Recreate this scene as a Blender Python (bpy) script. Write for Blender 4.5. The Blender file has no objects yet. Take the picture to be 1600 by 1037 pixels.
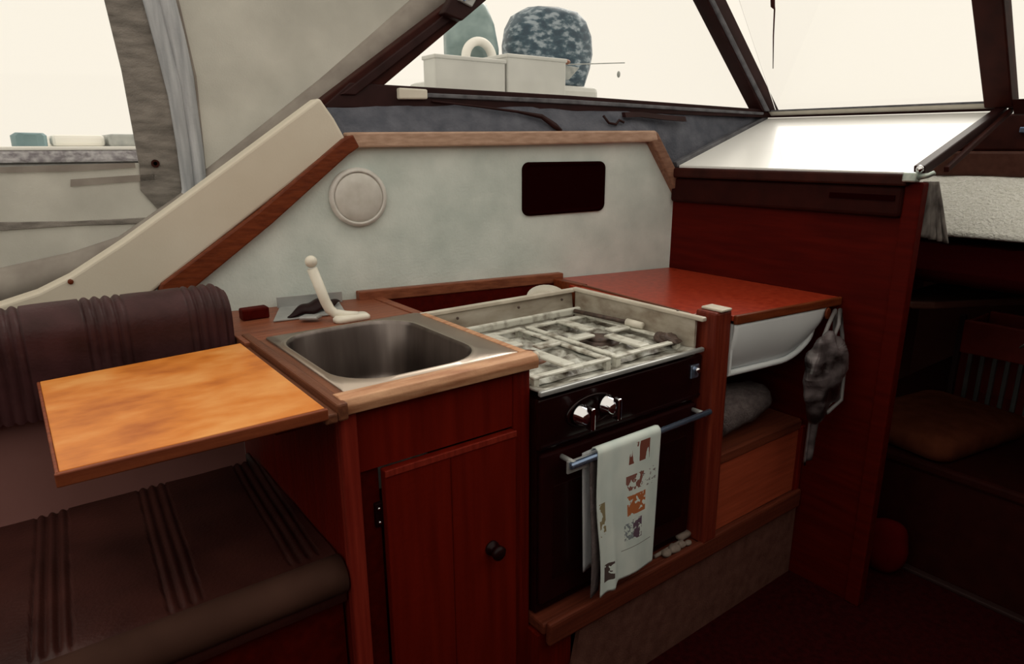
import bpy, bmesh, math, random
from mathutils import Vector, Matrix, noise
random.seed(7)
SC = bpy.context.scene
COL = SC.collection

# ------------------------------------------------------------------ camera, world, exposure
CAM = Vector((0.0, 0.0, 1.30))
YAW, PITCH, ROLL = 0.64393, 0.26762, -0.00421
def make_camera():
    cd = bpy.data.cameras.new('camera'); co = bpy.data.objects.new('camera', cd); COL.objects.link(co)
    cy, sy, cp, sp = math.cos(YAW), math.sin(YAW), math.cos(PITCH), math.sin(PITCH)
    f = Vector((sy*cp, cy*cp, -sp)); r = Vector((cy, -sy, 0)); u = r.cross(f)
    c, s = math.cos(ROLL), math.sin(ROLL)
    r2 = c*r + s*u; u2 = -s*r + c*u
    co.matrix_world = Matrix(((r2.x, u2.x, -f.x, CAM.x), (r2.y, u2.y, -f.y, CAM.y), (r2.z, u2.z, -f.z, CAM.z), (0, 0, 0, 1)))
    cd.sensor_width = 36.0; cd.lens = 36.0*1046.1/1600.0; cd.clip_start = 0.02; cd.clip_end = 300
    SC.camera = co
make_camera()
W = bpy.data.worlds.new('overcast_sky'); SC.world = W; W.use_nodes = True
W.node_tree.nodes['Background'].inputs['Color'].default_value = (1.0, 0.925, 0.79, 1)
W.node_tree.nodes['Background'].inputs['Strength'].default_value = 1.0
# veiled sun ahead of the boat, high over the windscreen
sl = bpy.data.lights.new('veiled_sun', 'SUN'); sl.energy = 1.5; sl.angle = math.radians(35); sl.color = (1.0, .95, .86)
so = bpy.data.objects.new('veiled_sun', sl); COL.objects.link(so)
so.rotation_euler = Vector((.72, .26, .64)).to_track_quat('Z', 'Y').to_euler()
VS = SC.view_settings
SC.display_settings.display_device = 'sRGB'
VS.view_transform = 'Standard'; VS.look = 'None'; VS.exposure = 0.0; VS.gamma = 1.0; VS.use_curve_mapping = False

# ------------------------------------------------------------------ materials
MATS = {}
def newmat(name):
    m = bpy.data.materials.new(name); m.use_nodes = True
    nt = m.node_tree; nt.nodes.clear()
    out = nt.nodes.new('ShaderNodeOutputMaterial')
    MATS[name] = m
    return m, nt, out
def N(nt, t, **kw):
    n = nt.nodes.new('ShaderNode'+t)
    for k, v in kw.items():
        if k in n.inputs: n.inputs[k].default_value = v
        else: setattr(n, k, v)
    return n
def c4(c): return (c[0], c[1], c[2], 1)
def ramp(nt, fac, stops):
    r = nt.nodes.new('ShaderNodeValToRGB')
    e = r.color_ramp.elements
    while len(e) < len(stops): e.new(0.5)
    for i, (p, c) in enumerate(stops): e[i].position = p; e[i].color = c4(c)
    nt.links.new(fac, r.inputs[0]); return r.outputs[0]
def coords(nt, scale, kind='Object'):
    tc = N(nt, 'TexCoord'); mp = N(nt, 'Mapping'); mp.inputs['Scale'].default_value = scale
    nt.links.new(tc.outputs[kind], mp.inputs[0]); return mp.outputs[0]
def mat(name, c1, c2=None, scale=(8, 8, 8), rough=0.6, metal=0.0, spec=0.5, bump=0.0, bscale=60.0, lo=0.3, hi=0.7, coat=0.0, detail=4.0, transl=0.0, c3=None):
    """noise-varied surface"""
    if name in MATS: return MATS[name]
    m, nt, out = newmat(name)
    b = N(nt, 'BsdfPrincipled'); b.inputs['Roughness'].default_value = rough; b.inputs['Metallic'].default_value = metal
    b.inputs['Specular IOR Level'].default_value = spec; b.inputs['Coat Weight'].default_value = coat
    if c2 is None: c2 = c1
    v = coords(nt, scale)
    n1 = N(nt, 'TexNoise'); n1.inputs['Scale'].default_value = 1.0; n1.inputs['Detail'].default_value = detail
    nt.links.new(v, n1.inputs['Vector'])
    st = [(lo, c1), (hi, c2)] if c3 is None else [(lo, c1), ((lo+hi)/2, c2), (hi, c3)]
    col = ramp(nt, n1.outputs['Fac'], st)
    nt.links.new(col, b.inputs['Base Color'])
    if bump:
        v2 = coords(nt, (bscale,)*3)
        n2 = N(nt, 'TexNoise'); n2.inputs['Scale'].default_value = 1.0; n2.inputs['Detail'].default_value = 3
        nt.links.new(v2, n2.inputs['Vector'])
        bp = N(nt, 'Bump'); bp.inputs['Strength'].default_value = bump; bp.inputs['Distance'].default_value = 0.01
        nt.links.new(n2.outputs['Fac'], bp.inputs['Height']); nt.links.new(bp.outputs[0], b.inputs['Normal'])
    sh = b.outputs[0]
    if transl:
        t = N(nt, 'BsdfTranslucent'); nt.links.new(col, t.inputs['Color'])
        mx = N(nt, 'MixShader'); mx.inputs[0].default_value = transl
        nt.links.new(sh, mx.inputs[1]); nt.links.new(t.outputs[0], mx.inputs[2]); sh = mx.outputs[0]
    nt.links.new(sh, out.inputs[0])
    return m
def wood(name, c1, c2, axis='x', rough=0.45, coat=0.0, fine=120.0, along=5.0, bump=0.1, spec=0.22):
    s = [fine]*3; s['xyz'.index(axis)] = along
    return mat(name, c1, c2, tuple(s), rough=rough, spec=spec, coat=coat, lo=0.3, hi=0.72, detail=6, bump=bump, bscale=90)
def glass(name, tint=(1, 1, 1), haze=0.0, gloss=0.04):
    m, nt, out = newmat(name)
    t = N(nt, 'BsdfTransparent'); t.inputs['Color'].default_value = c4(tint)
    g = N(nt, 'BsdfGlossy'); g.inputs['Roughness'].default_value = 0.03
    fr = N(nt, 'Fresnel'); fr.inputs['IOR'].default_value = 1.25
    mx = N(nt, 'MixShader'); nt.links.new(fr.outputs[0], mx.inputs[0])
    nt.links.new(t.outputs[0], mx.inputs[1]); nt.links.new(g.outputs[0], mx.inputs[2])
    sh = mx.outputs[0]
    if haze:
        d = N(nt, 'BsdfTranslucent'); d.inputs['Color'].default_value = (.9, .9, .88, 1)
        m2 = N(nt, 'MixShader'); m2.inputs[0].default_value = haze
        nt.links.new(sh, m2.inputs[1]); nt.links.new(d.outputs[0], m2.inputs[2]); sh = m2.outputs[0]
    nt.links.new(sh, out.inputs[0]); return m

mat('wall_vinyl', (.58, .655, .62), (.76, .825, .785), (9, 9, 9), rough=.6, bump=.15, bscale=140, spec=.3)
mat('coaming_gel', (.66, .595, .485), (.73, .67, .56), (5, 5, 5), rough=.55, bump=.05, bscale=200)
wood('mahogany_x', (.080, .0040, .0015), (.145, .0082, .0030), 'x', spec=.12)
wood('mahogany_y', (.080, .0040, .0015), (.145, .0082, .0030), 'y', spec=.12)
wood('mahogany_z', (.080, .0040, .0015), (.145, .0082, .0030), 'z', spec=.12)
wood('door_wood', (.098, .0050, .0017), (.155, .0088, .0030), 'z', fine=50, along=3, spec=.12)
wood('stile_wood', (.15, .012, .007), (.26, .028, .016), 'z', spec=.15)
wood('post_wood', (.10, .0105, .005), (.19, .030, .014), 'z', spec=.2)
wood('trim_mid', (.17, .080, .050), (.30, .16, .105), 'x', rough=.5)
wood('trim_teak', (.40, .25, .175), (.58, .39, .29), 'x', rough=.5)
wood('trim_dark_teak', (.105, .019, .005), (.19, .040, .011), 'x', rough=.45)
wood('nosing_worn', (.34, .14, .07), (.66, .38, .22), 'x', rough=.4, along=9, fine=60)
wood('batten_brown', (.09, .030, .016), (.20, .075, .038), 'y', rough=.45)
wood('counter_brown', (.16, .045, .022), (.30, .10, .05), 'x', rough=.4)
wood('plywood', (.27, .046, .018), (.42, .078, .033), 'x', rough=.6, fine=90)
wood('shelf_wood', (.10, .022, .010), (.17, .038, .017), 'x', rough=.6)
wood('sill_wood', (.075, .015, .007), (.14, .031, .015), 'x', rough=.6, spec=.15)
mat('table_veneer', (.40, .098, .009), (.62, .20, .030), (9, 15, 15), rough=.4, spec=.35, lo=.30, hi=.70, detail=12, c3=(.72, .31, .085))
wood('table_edge', (.13, .028, .012), (.24, .06, .022), 'x')
mat('red_laminate', (.25, .018, .006), (.40, .046, .017), (55, 55, 55), rough=.3, spec=.4, detail=10)
mat('bulkhead_wood', (.050, .0020, .0007), (.080, .0038, .0013), (60, 6, 60), rough=.6, spec=.06)
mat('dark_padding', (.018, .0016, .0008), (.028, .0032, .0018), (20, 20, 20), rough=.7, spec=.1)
mat('canvas_beige', (.61, .60, .56), (.77, .755, .71), (6, 6, 6), rough=.9, bump=.2, bscale=250, transl=.5)
mat('canvas_brown', (.16, .145, .13), (.34, .31, .28), (10, 60, 60), rough=.9, bump=.25, bscale=250, transl=.1)
mat('canvas_hem', (.26, .225, .20), (.40, .36, .32), (12, 12, 12), rough=.9, transl=.1)
mat('canvas_grey', (.40, .42, .45), (.66, .68, .71), (60, 60, 6), rough=.85, bump=.15, bscale=200, transl=.15)
mat('frame_black', (.016, .0025, .0022), (.030, .008, .008), (20, 20, 20), rough=.5, spec=.2)
mat('frame_brown', (.022, .0028, .0014), (.044, .0075, .0045), (20, 20, 20), rough=.6, spec=.15)
mat('gasket_grey', (.06, .06, .07), (.16, .16, .18), (30, 30, 30), rough=.5)
mat('lining_blue', (.060, .066, .088), (.125, .130, .160), (18, 18, 18), rough=.85, bump=.4, bscale=120)
mat('black_plastic', (.010, .0016, .0018), (.016, .0032, .0034), (20, 20, 20), rough=.4, spec=.15)
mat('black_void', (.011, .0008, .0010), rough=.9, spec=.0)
mat('white_plastic', (.72, .68, .58), (.82, .78, .68), (20, 20, 20), rough=.35)
mat('clock_white', (.62, .60, .56), (.78, .76, .72), (30, 30, 30), rough=.45)
mat('clock_face', (.60, .58, .53), (.70, .68, .64), (40, 40, 40), rough=.3)
mat('steel', (.46, .38, .32), (.62, .53, .45), (6, 6, 80), rough=.3, metal=1.0)
mat('steel_basin', (.15, .125, .115), (.27, .235, .22), (22, 22, 2), rough=.30, metal=1.0)  # darker than the rim steel, upright streaks painted in place of reflections
mat('chrome', (.75, .75, .78), rough=.08, metal=1.0)
mat('blue_steel', (.16, .24, .40), (.28, .36, .50), (10, 30, 30), rough=.25, metal=.8)
mat('enamel_dirty', (.075, .055, .040), (.33, .32, .28), (24, 24, 24), rough=.45, lo=.34, hi=.62, detail=9, c3=(.60, .61, .56))
mat('enamel_support', (.22, .19, .15), (.66, .66, .59), (30, 30, 30), rough=.4, lo=.30, hi=.52, detail=8)
mat('surround_stained', (.22, .165, .12), (.42, .37, .30), (10, 14, 30), rough=.45, lo=.25, hi=.75, detail=7, c3=(.56, .52, .45))
mat('surround_cap', (.50, .44, .36), (.72, .66, .56), (14, 14, 14), rough=.4)
mat('burner_dark', (.035, .022, .018), (.10, .06, .045), (60, 60, 60), rough=.6)
mat('burner_rust', (.20, .075, .04), (.34, .15, .09), (60, 60, 60), rough=.55)
mat('stove_black', (.009, .0015, .0014), (.016, .003, .0028), (10, 40, 40), rough=.2, spec=.35)
mat('oven_black', (.012, .0012, .0012), (.020, .0022, .0022), (20, 20, 20), rough=.5, spec=.1)
mat('basin_white', (.72, .76, .78), (.80, .84, .86), (5, 5, 5), rough=.4)
mat('bag_grey', (.012, .007, .007), (.15, .125, .13), (9, 9, 16), rough=.35, lo=.44, hi=.62)  # dark to pale blotches paint the light and shade of the folds
mat('bag_strap', (.16, .15, .15), rough=.5)
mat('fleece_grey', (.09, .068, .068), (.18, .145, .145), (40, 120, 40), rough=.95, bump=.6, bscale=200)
mat('vinyl_dark', (.030, .0085, .0085), (.062, .021, .023), (14, 14, 14), spec=.25, rough=.5, bump=.1, bscale=150)
mat('vinyl_seat', (.026, .0065, .005), (.062, .018, .014), (8, 8, 8), rough=.42, spec=.35, bump=.1, bscale=150)
mat('vinyl_roll', (.044, .018, .012), (.068, .030, .021), (8, 8, 8), rough=.8, spec=.15)
mat('settee_panel', (.27, .125, .11), (.34, .165, .15), (4, 4, 4), rough=.7, spec=.2)
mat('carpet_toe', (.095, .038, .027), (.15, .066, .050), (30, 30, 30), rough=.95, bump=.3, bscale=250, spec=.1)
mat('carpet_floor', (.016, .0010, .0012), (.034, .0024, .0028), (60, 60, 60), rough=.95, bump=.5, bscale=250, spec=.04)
mat('threshold_grey', (.030, .014, .013), rough=.5, spec=.2)
mat('pebble_pale', (.17, .13, .105), (.27, .215, .18), (60, 60, 60), rough=.7)
mat('headliner_white', (.84, .84, .77), (.96, .96, .91), (70, 70, 70), rough=.9, bump=1.0, bscale=110)
mat('curtain_grey', (.05, .04, .036), (.26, .235, .215), (14, 60, 14), rough=.9)
mat('cushion_brown', (.085, .022, .010), (.125, .036, .018), (20, 20, 20), rough=.95, spec=.0)
mat('crate_red', (.16, .014, .008), (.22, .022, .012), (20, 20, 20), rough=.4)
mat('crate_slat', (.05, .055, .055), (.08, .085, .085), (20, 20, 20), rough=.4)
mat('red_cloth', (.06, .001, .001), (.095, .002, .002), (10, 10, 10), rough=.9, spec=.05)
mat('shelf_dark', (.070, .024, .016), (.10, .040, .028), (10, 40, 40), rough=.5, spec=.2)
mat('starboard_lining', (.05, .012, .008), (.075, .020, .014), (4, 4, 4), rough=.8, spec=.1)
mat('outer_hull', (.62, .60, .56), (.68, .66, .62), (3, 3, 3), rough=.4)
mat('water', (.40, .42, .42), (.55, .56, .55), (1.5, 1.5, 1.5), rough=.25, bump=.2, bscale=3)
mat('boat_white', (.55, .55, .52), (.64, .64, .60), (4, 4, 4), rough=.5)
mat('boat_cover_white', (.88, .86, .80), (.92, .90, .84), (4, 4, 4), rough=.7)
mat('boat_strake', (.18, .16, .18), (.52, .50, .52), (28, 8, 40), rough=.6, lo=.35, hi=.65)
mat('teal_cover', (.10, .19, .21), (.15, .25, .27), (6, 6, 6), rough=.6)
mat('marbled_blue', (.020, .048, .078), (.045, .090, .125), (11, 11, 22), rough=.4, lo=.38, hi=.64, detail=10, c3=(.32, .38, .43))
mat('teal_glassy', (.13, .21, .21), (.30, .40, .40), (5, 5, 8), rough=.25)
mat('small_grey', (.28, .30, .29), (.44, .45, .43), (20, 20, 20), rough=.6)
mat('latch_metal', (.35, .42, .38), (.6, .65, .6), (80, 80, 80), rough=.3, metal=.6)
mat('plate_grey', (.30, .31, .31), (.46, .47, .46), (12, 12, 12), rough=.35, metal=.3)
glass('pane_clear')
glass('pane_vinyl', haze=.03)
mat('dash_white', (.93, .93, .90), (.96, .96, .94), (3, 3, 3), rough=.35, coat=.2)
# printed tea towel: flat motifs on pale cotton, laid out in the cloth's own UVs
def towel_material():
    m, nt, out = newmat('tea_towel')
    b = N(nt, 'BsdfPrincipled'); b.inputs['Roughness'].default_value = .9; b.inputs['Specular IOR Level'].default_value = .1
    uv = N(nt, 'UVMap'); uv.uv_map = 'UVMap'
    sx = N(nt, 'SeparateXYZ'); nt.links.new(uv.outputs[0], sx.inputs[0])
    def mth(op, a, b=None):
        n = N(nt, 'Math'); n.operation = op
        for i, v in enumerate((a, b)):
            if v is None: continue
            if isinstance(v, (int, float)): n.inputs[i].default_value = v
            else: nt.links.new(v, n.inputs[i])
        return n.outputs[0]
    nz = N(nt, 'TexNoise'); nz.inputs['Scale'].default_value = 3.0
    nt.links.new(uv.outputs[0], nz.inputs['Vector'])
    cur = ramp(nt, nz.outputs['Fac'], [(.3, (.62, .72, .69)), (.7, (.80, .87, .82))])
    def patch(cur, u0, u1, v0, v1, su, sv, thr, colr):
        mp = N(nt, 'Mapping'); mp.inputs['Scale'].default_value = (su, sv, 1); nt.links.new(uv.outputs[0], mp.inputs[0])
        n = N(nt, 'TexNoise'); n.inputs['Scale'].default_value = 1; n.inputs['Detail'].default_value = 3; nt.links.new(mp.outputs[0], n.inputs['Vector'])
        # soft box edge wobbling with the noise
        cu, cv, hu, hv = (u0+u1)/2, (v0+v1)/2, (u1-u0)/2, (v1-v0)/2
        du = mth('DIVIDE', mth('ABSOLUTE', mth('SUBTRACT', sx.outputs[0], cu)), hu)
        dv = mth('DIVIDE', mth('ABSOLUTE', mth('SUBTRACT', sx.outputs[1], cv)), hv)
        box = mth('LESS_THAN', mth('MAXIMUM', du, dv), 1.0)
        on = mth('GREATER_THAN', n.outputs['Fac'], thr)
        k = mth('MULTIPLY', box, on)
        mx = N(nt, 'MixRGB'); nt.links.new(k, mx.inputs[0]); nt.links.new(cur, mx.inputs[1]); mx.inputs[2].default_value = c4(colr)
        return mx.outputs[0]
    cur = patch(cur, .46, .82, .79, .925, 12, 4, .48, (.22, .07, .05))
    cur = patch(cur, .66, .98, .60, .72, 24, 40, .60, (.25, .22, .22))
    cur = patch(cur, .44, .74, .61, .715, 14, 18, .50, (.26, .11, .09))
    cur = patch(cur, .46, .78, .435, .575, 14, 20, .44, (.50, .16, .06))
    cur = patch(cur, .55, .72, .255, .40, 12, 22, .44, (.14, .09, .13))
    cur = patch(cur, .40, .56, .265, .385, 20, 30, .50, (.24, .28, .30))
    cur = patch(cur, .34, .92, .20, .206, 10, 2, .30, (.30, .32, .30))
    cur = patch(cur, .06, .20, .08, .20, 6, 10, .40, (.09, .065, .06))
    cur = patch(cur, .03, .12, .40, .62, 6, 10, .48, (.30, .25, .14))
    nt.links.new(cur, b.inputs['Base Color']); nt.links.new(b.outputs[0], out.inputs[0])
towel_material()

# ------------------------------------------------------------------ geometry helpers
ORIG = {}
def tag(o, label=None, cat=None, group=None, kind=None):
    if label: o['label'] = label
    if cat: o['category'] = cat
    if group: o['group'] = group
    if kind: o['kind'] = kind
    return o
def thing(name, loc, label=None, cat=None, group=None, kind=None):
    o = bpy.data.objects.new(name, None); COL.objects.link(o); o.location = loc; o.empty_display_size = .05
    ORIG[o.name] = Vector(loc)
    return tag(o, label, cat, group, kind)
class MB:
    def __init__(s): s.v = []; s.f = []; s.uv = None
    def add(s, vs, fs):
        k = len(s.v); s.v += [Vector(p) for p in vs]; s.f += [tuple(i+k for i in f) for f in fs]; return s
    def box(s, x0, x1, y0, y1, z0, z1):
        return s.add([(x0,y0,z0),(x1,y0,z0),(x1,y1,z0),(x0,y1,z0),(x0,y0,z1),(x1,y0,z1),(x1,y1,z1),(x0,y1,z1)],
                     [(0,3,2,1),(4,5,6,7),(0,1,5,4),(1,2,6,5),(2,3,7,6),(3,0,4,7)])
    def prism(s, pts, vec):
        n = len(pts); vec = Vector(vec); a = [Vector(p) for p in pts]; b = [p+vec for p in a]
        return s.add(a+b, [tuple(range(n)), tuple(range(2*n-1, n-1, -1))] + [(i, (i+1) % n, n+(i+1) % n, n+i) for i in range(n)])
    def loft(s, loops, cap0=True, cap1=True, closed=True):
        n = len(loops[0]); vs = [p for L in loops for p in L]; fs = []
        for i in range(len(loops)-1):
            for j in range(n if closed else n-1):
                a, b = i*n+j, i*n+(j+1) % n
                fs.append((a, b, b+n, a+n))
        if cap0: fs.append(tuple(range(n-1, -1, -1)))
        if cap1: fs.append(tuple(range((len(loops)-1)*n, len(loops)*n)))
        return s.add(vs, fs)
    def tube(s, path, r, n=10, ref=None):
        path = [Vector(p) for p in path]; loops = []
        rs = r if isinstance(r, (list, tuple)) else [r]*len(path)
        t0 = (path[1]-path[0]).normalized()
        up = Vector(ref) if ref else (Vector((0, 0, 1)) if abs(t0.z) < .9 else Vector((1, 0, 0)))
        for i, p in enumerate(path):
            t = (path[min(i+1, len(path)-1)]-path[max(i-1, 0)]).normalized()
            a = t.cross(up).normalized(); b = a.cross(t).normalized(); up = b
            loops.append([p + rs[i]*(math.cos(2*math.pi*k/n)*a + math.sin(2*math.pi*k/n)*b) for k in range(n)])
        return s.loft(loops)
    def lathe(s, prof, c, axis=(0, 0, 1), n=32):
        ax = Vector(axis).normalized(); a = ax.orthogonal().normalized(); b = ax.cross(a); c = Vector(c)
        return s.loft([[c+ax*h+r*(math.cos(2*math.pi*k/n)*a+math.sin(2*math.pi*k/n)*b) for k in range(n)] for r, h in prof])
    def grid(s, fn, nu, nv, uv=False):
        vs = [fn(i/nu, j/nv) for i in range(nu+1) for j in range(nv+1)]
        if uv: s.uv = [(i/nu, j/nv) for i in range(nu+1) for j in range(nv+1)]
        return s.add(vs, [(i*(nv+1)+j, (i+1)*(nv+1)+j, (i+1)*(nv+1)+j+1, i*(nv+1)+j+1) for i in range(nu) for j in range(nv)])
    def blob(s, c, rx, ry, rz, n=14, m=9, amp=0, fr=20, seed=0, pw=1.0):
        c = Vector(c); loops = []
        for i in range(m+1):
            th = math.pi*(i+.001)/(m+.002); L = []
            for k in range(n):
                ph = 2*math.pi*k/n
                def sp(q): return math.copysign(abs(q)**pw, q)
                d = Vector((sp(math.sin(th))*sp(math.cos(ph))*rx, sp(math.sin(th))*sp(math.sin(ph))*ry, sp(math.cos(th))*rz))
                if amp: d *= 1+amp*noise.noise((c+d)*fr+Vector((seed, seed*2, 0)))
                L.append(c+d)
            loops.append(L)
        return s.loft(loops)
    def build(s, name, m, parent=None, bevel=0.0, smooth=False, solid=0.0, seg=2):
        if parent is None:
            xs = [p.x for p in s.v]; ys = [p.y for p in s.v]; zs = [p.z for p in s.v]
            org = Vector(((min(xs)+max(xs))/2, (min(ys)+max(ys))/2, min(zs)))
        else: org = ORIG[parent.name]
        me = bpy.data.meshes.new(name)
        me.from_pydata([p-org for p in s.v], [], s.f)
        if s.uv:
            ul = me.uv_layers.new(name='UVMap')
            for lp in me.loops: ul.data[lp.index].uv = s.uv[lp.vertex_index]
        bm = bmesh.new(); bm.from_mesh(me); bmesh.ops.recalc_face_normals(bm, faces=bm.faces); bm.to_mesh(me); bm.free()
        me.materials.append(MATS[m])
        o = bpy.data.objects.new(name, me); COL.objects.link(o)
        if parent is None: o.location = org
        else: o.parent = parent
        ORIG[o.name] = org
        if solid:
            md = o.modifiers.new('solid', 'SOLIDIFY'); md.thickness = solid; md.offset = 0
        if bevel:
            md = o.modifiers.new('bevel', 'BEVEL'); md.width = bevel; md.segments = seg; md.limit_method = 'ANGLE'; md.angle_limit = .6
        if smooth:
            for p in me.polygons: p.use_smooth = True
        return o
def bx(x0, x1, y0, y1, z0, z1): return MB().box(x0, x1, y0, y1, z0, z1)
def wy(x, off=0.0): return 1.877 - .2*x + off          # the galley side wall runs at a slight angle to the worktops
def wp(x, z, off=0.0): return Vector((x, wy(x, off), z))
def panel(pts, off0, off1):                              # polygon in the wall's own plane, given thickness
    return MB().prism([wp(x, z, off0) for x, z in pts], (0, off1-off0, 0))
def rrect(cx, cy, hx, hy, r, z, n=8):
    L = []
    for sx, sy, a0 in ((1, 1, 0), (-1, 1, 90), (-1, -1, 180), (1, -1, 270)):
        for k in range(n+1):
            a = math.radians(a0+90*k/n)
            L.append(Vector((cx+sx*(hx-r)+r*math.cos(a), cy+sy*(hy-r)+r*math.sin(a), z)))
    return L
def struct(mb, name, m, label, cat=None, parent=None, **kw):
    o = mb.build(name, m, parent, **kw)
    if parent is None: tag(o, label, cat, kind='structure')
    return o
def solo(mb, name, m, label, cat, group=None, **kw):
    return tag(mb.build(name, m, None, **kw), label, cat, group)

# ------------------------------------------------------------------ the setting
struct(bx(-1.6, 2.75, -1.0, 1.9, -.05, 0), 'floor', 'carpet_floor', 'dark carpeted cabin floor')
struct(bx(2.11, 2.135, .0, .86, 0, .012), 'trim_5', 'threshold_grey', 'thin grey threshold strip on the dark floor', bevel=.003)
# white lining of the galley side
struct(panel([(.10, .30), (.10, .84), (.281, .975), (.752, 1.325), (1.70, 1.338), (1.842, 1.12), (1.842, .30)], 0, .03), 'wall_port', 'wall_vinyl', 'white vinyl lined galley side wall')
# sloping white coaming carrying on aft
struct(panel([(-.75, .70), (-.75, .945), (-.30, .950), (-.039, .964), (.036, .986), (.103, 1.018), (.215, 1.089), (.333, 1.171), (.533, 1.314), (.690, 1.427), (.723, 1.376), (.750, 1.322), (.281, .978), (.10, .84), (.10, .70)], -.012, .045),
       'wall_coaming', 'coaming_gel', 'cream sloping coaming panel rising to the side window', bevel=.008, seg=3)
sc_ = MB(); sc_.lathe([(.006, 0), (.006, .004), (.002, .006)], wp(.10, 1.005, -.012), (0, -1, 0), 10)
# timber edgings of the lining
struct(panel([(.262, .935), (.281, .985), (.516, 1.150), (.735, 1.325), (.76, 1.337), (.775, 1.305), (.745, 1.285), (.545, 1.118), (.345, .965), (.300, .930)], -.030, .006), 'trim_1', 'trim_dark_teak', 'red brown diagonal timber edging on the white side wall', bevel=.004)
struct(panel([(.752, 1.303), (.752, 1.342), (1.20, 1.347), (1.712, 1.353), (1.722, 1.322), (1.69, 1.318), (1.20, 1.308)], -.028, .03), 'trim_2', 'trim_teak', 'pale teak rail along the top of the white side wall', bevel=.005)
struct(panel([(1.690, 1.330), (1.712, 1.353), (1.722, 1.345), (1.846, 1.165), (1.842, 1.115), (1.83, 1.125)], -.026, .03), 'trim_3', 'trim_mid', 'short sloping teak edging by the dark bulkhead', bevel=.004)
# blue grey lining between rail and side window
lin = MB()
low = [(.735, 1.33), (1.0, 1.335), (1.40, 1.342), (1.70, 1.345), (1.80, 1.22), (1.838, 1.17)]
top = [(.735, 1.43), (1.0, 1.445), (1.40, 1.44), (1.85, 1.428), (2.18, 1.412), (2.29, 1.405)]
def lerp_line(L, t):
    k = t*(len(L)-1); i = min(int(k), len(L)-2); a = k-i
    return (L[i][0]*(1-a)+L[i+1][0]*a, L[i][1]*(1-a)+L[i+1][1]*a)
def lin_f(u, v):
    a = lerp_line(low, u); b = lerp_line(top, u)
    p = wp(a[0], a[1], .012).lerp(wp(b[0], b[1], .09), v)
    p.y += .006*noise.noise(p*9)+.003*noise.noise(p*30); return p
struct(lin.grid(lin_f, 60, 8), 'wall_side_lining', 'lining_blue', 'crumpled blue grey lining under the side window', smooth=True, solid=.008)

# side window
def frame_strip(name, pts, off0, off1, m, parent): return panel(pts, off0, off1).build(name, m, parent, bevel=.003)
w1 = thing('window_1', wp(1.5, 1.42, .09), 'large side window in black frames above the teak rail', 'window', kind='structure')
frame_strip('sill_frame', [(.72, 1.405), (.80, 1.472), (.875, 1.470), (1.461, 1.458), (2.28, 1.432), (2.31, 1.404), (1.462, 1.412), (.882, 1.410)], .066, .115, 'frame_black', w1)
frame_strip('sill_gasket', [(.95, 1.452), (1.461, 1.446), (2.26, 1.422), (2.26, 1.413), (1.462, 1.432), (.95, 1.440)], .060, .072, 'gasket_grey', w1)
frame_strip('aft_frame', [(.700, 1.400), (.725, 1.425), (1.100, 1.700), (1.49, 2.00), (1.58, 2.00), (1.215, 1.725), (.895, 1.470), (.80, 1.425)], .070, .125, 'frame_brown', w1)
frame_strip('aft_frame_rib', [(.770, 1.440), (1.145, 1.715), (1.165, 1.705), (.81, 1.440)], .058, .072, 'frame_black', w1)
frame_strip('forward_post', [(2.255, 1.425), (2.335, 1.425), (1.865, 2.0), (1.775, 2.0)], .060, .115, 'frame_black', w1)
frame_strip('post_bead', [(2.262, 1.425), (2.280, 1.425), (1.800, 2.0), (1.780, 2.0)], .052, .062, 'gasket_grey', w1)
panel([(.86, 1.455), (2.29, 1.43), (1.82, 2.0), (1.50, 2.0)], .094, .099).build('pane', 'pane_clear', w1)
# windscreen, raked aft
def ws(y, z, d=0.0): return Vector((2.30-.8*(z-1.42)+d, y, z))
def wspoly(pts, d0, d1): return MB().prism([ws(y, z, d0) for y, z in pts], (d1-d0, 0, 0))
w2 = thing('window_2', (2.3, 1.1, 1.42), 'clear front windscreen pane between two dark posts', 'window', kind='structure')
wspoly([(1.47, 1.43), (.80, 1.425), (.80, 2.0), (1.47, 2.0)], .012, .017).build('pane', 'pane_clear', w2)
wspoly([(1.50, 1.405), (1.50, 1.411), (.77, 1.404), (.77, 1.398)], -.006, .02).build('lower_bead', 'frame_black', w2)
wspoly([(1.50, 1.411), (1.50, 1.425), (.77, 1.418), (.77, 1.404)], .0, .03).build('bottom_rail', 'white_plastic', w2)
wspoly([(1.50, 1.425), (1.50, 1.430), (.77, 1.424), (.77, 1.418)], -.004, .03).build('upper_bead', 'gasket_grey', w2)
wspoly([(.80, 1.405), (.73, 1.405), (.725, 2.0), (.80, 2.0)], -.02, .04).build('centre_post', 'frame_brown', w2, bevel=.004)
w3 = thing('window_3', (2.3, .2, 1.42), 'front windscreen pane beside the thick dark centre post', 'window', kind='structure')
wspoly([(.73, 1.43), (-.55, 1.43), (-.55, 2.0), (.725, 2.0)], .012, .017).build('pane', 'pane_clear', w3)
wspoly([(.73, 1.385), (.73, 1.425), (-.55, 1.425), (-.55, 1.385)], -.02, .03).build('bottom_rail', 'frame_brown', w3, bevel=.003)
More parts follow.
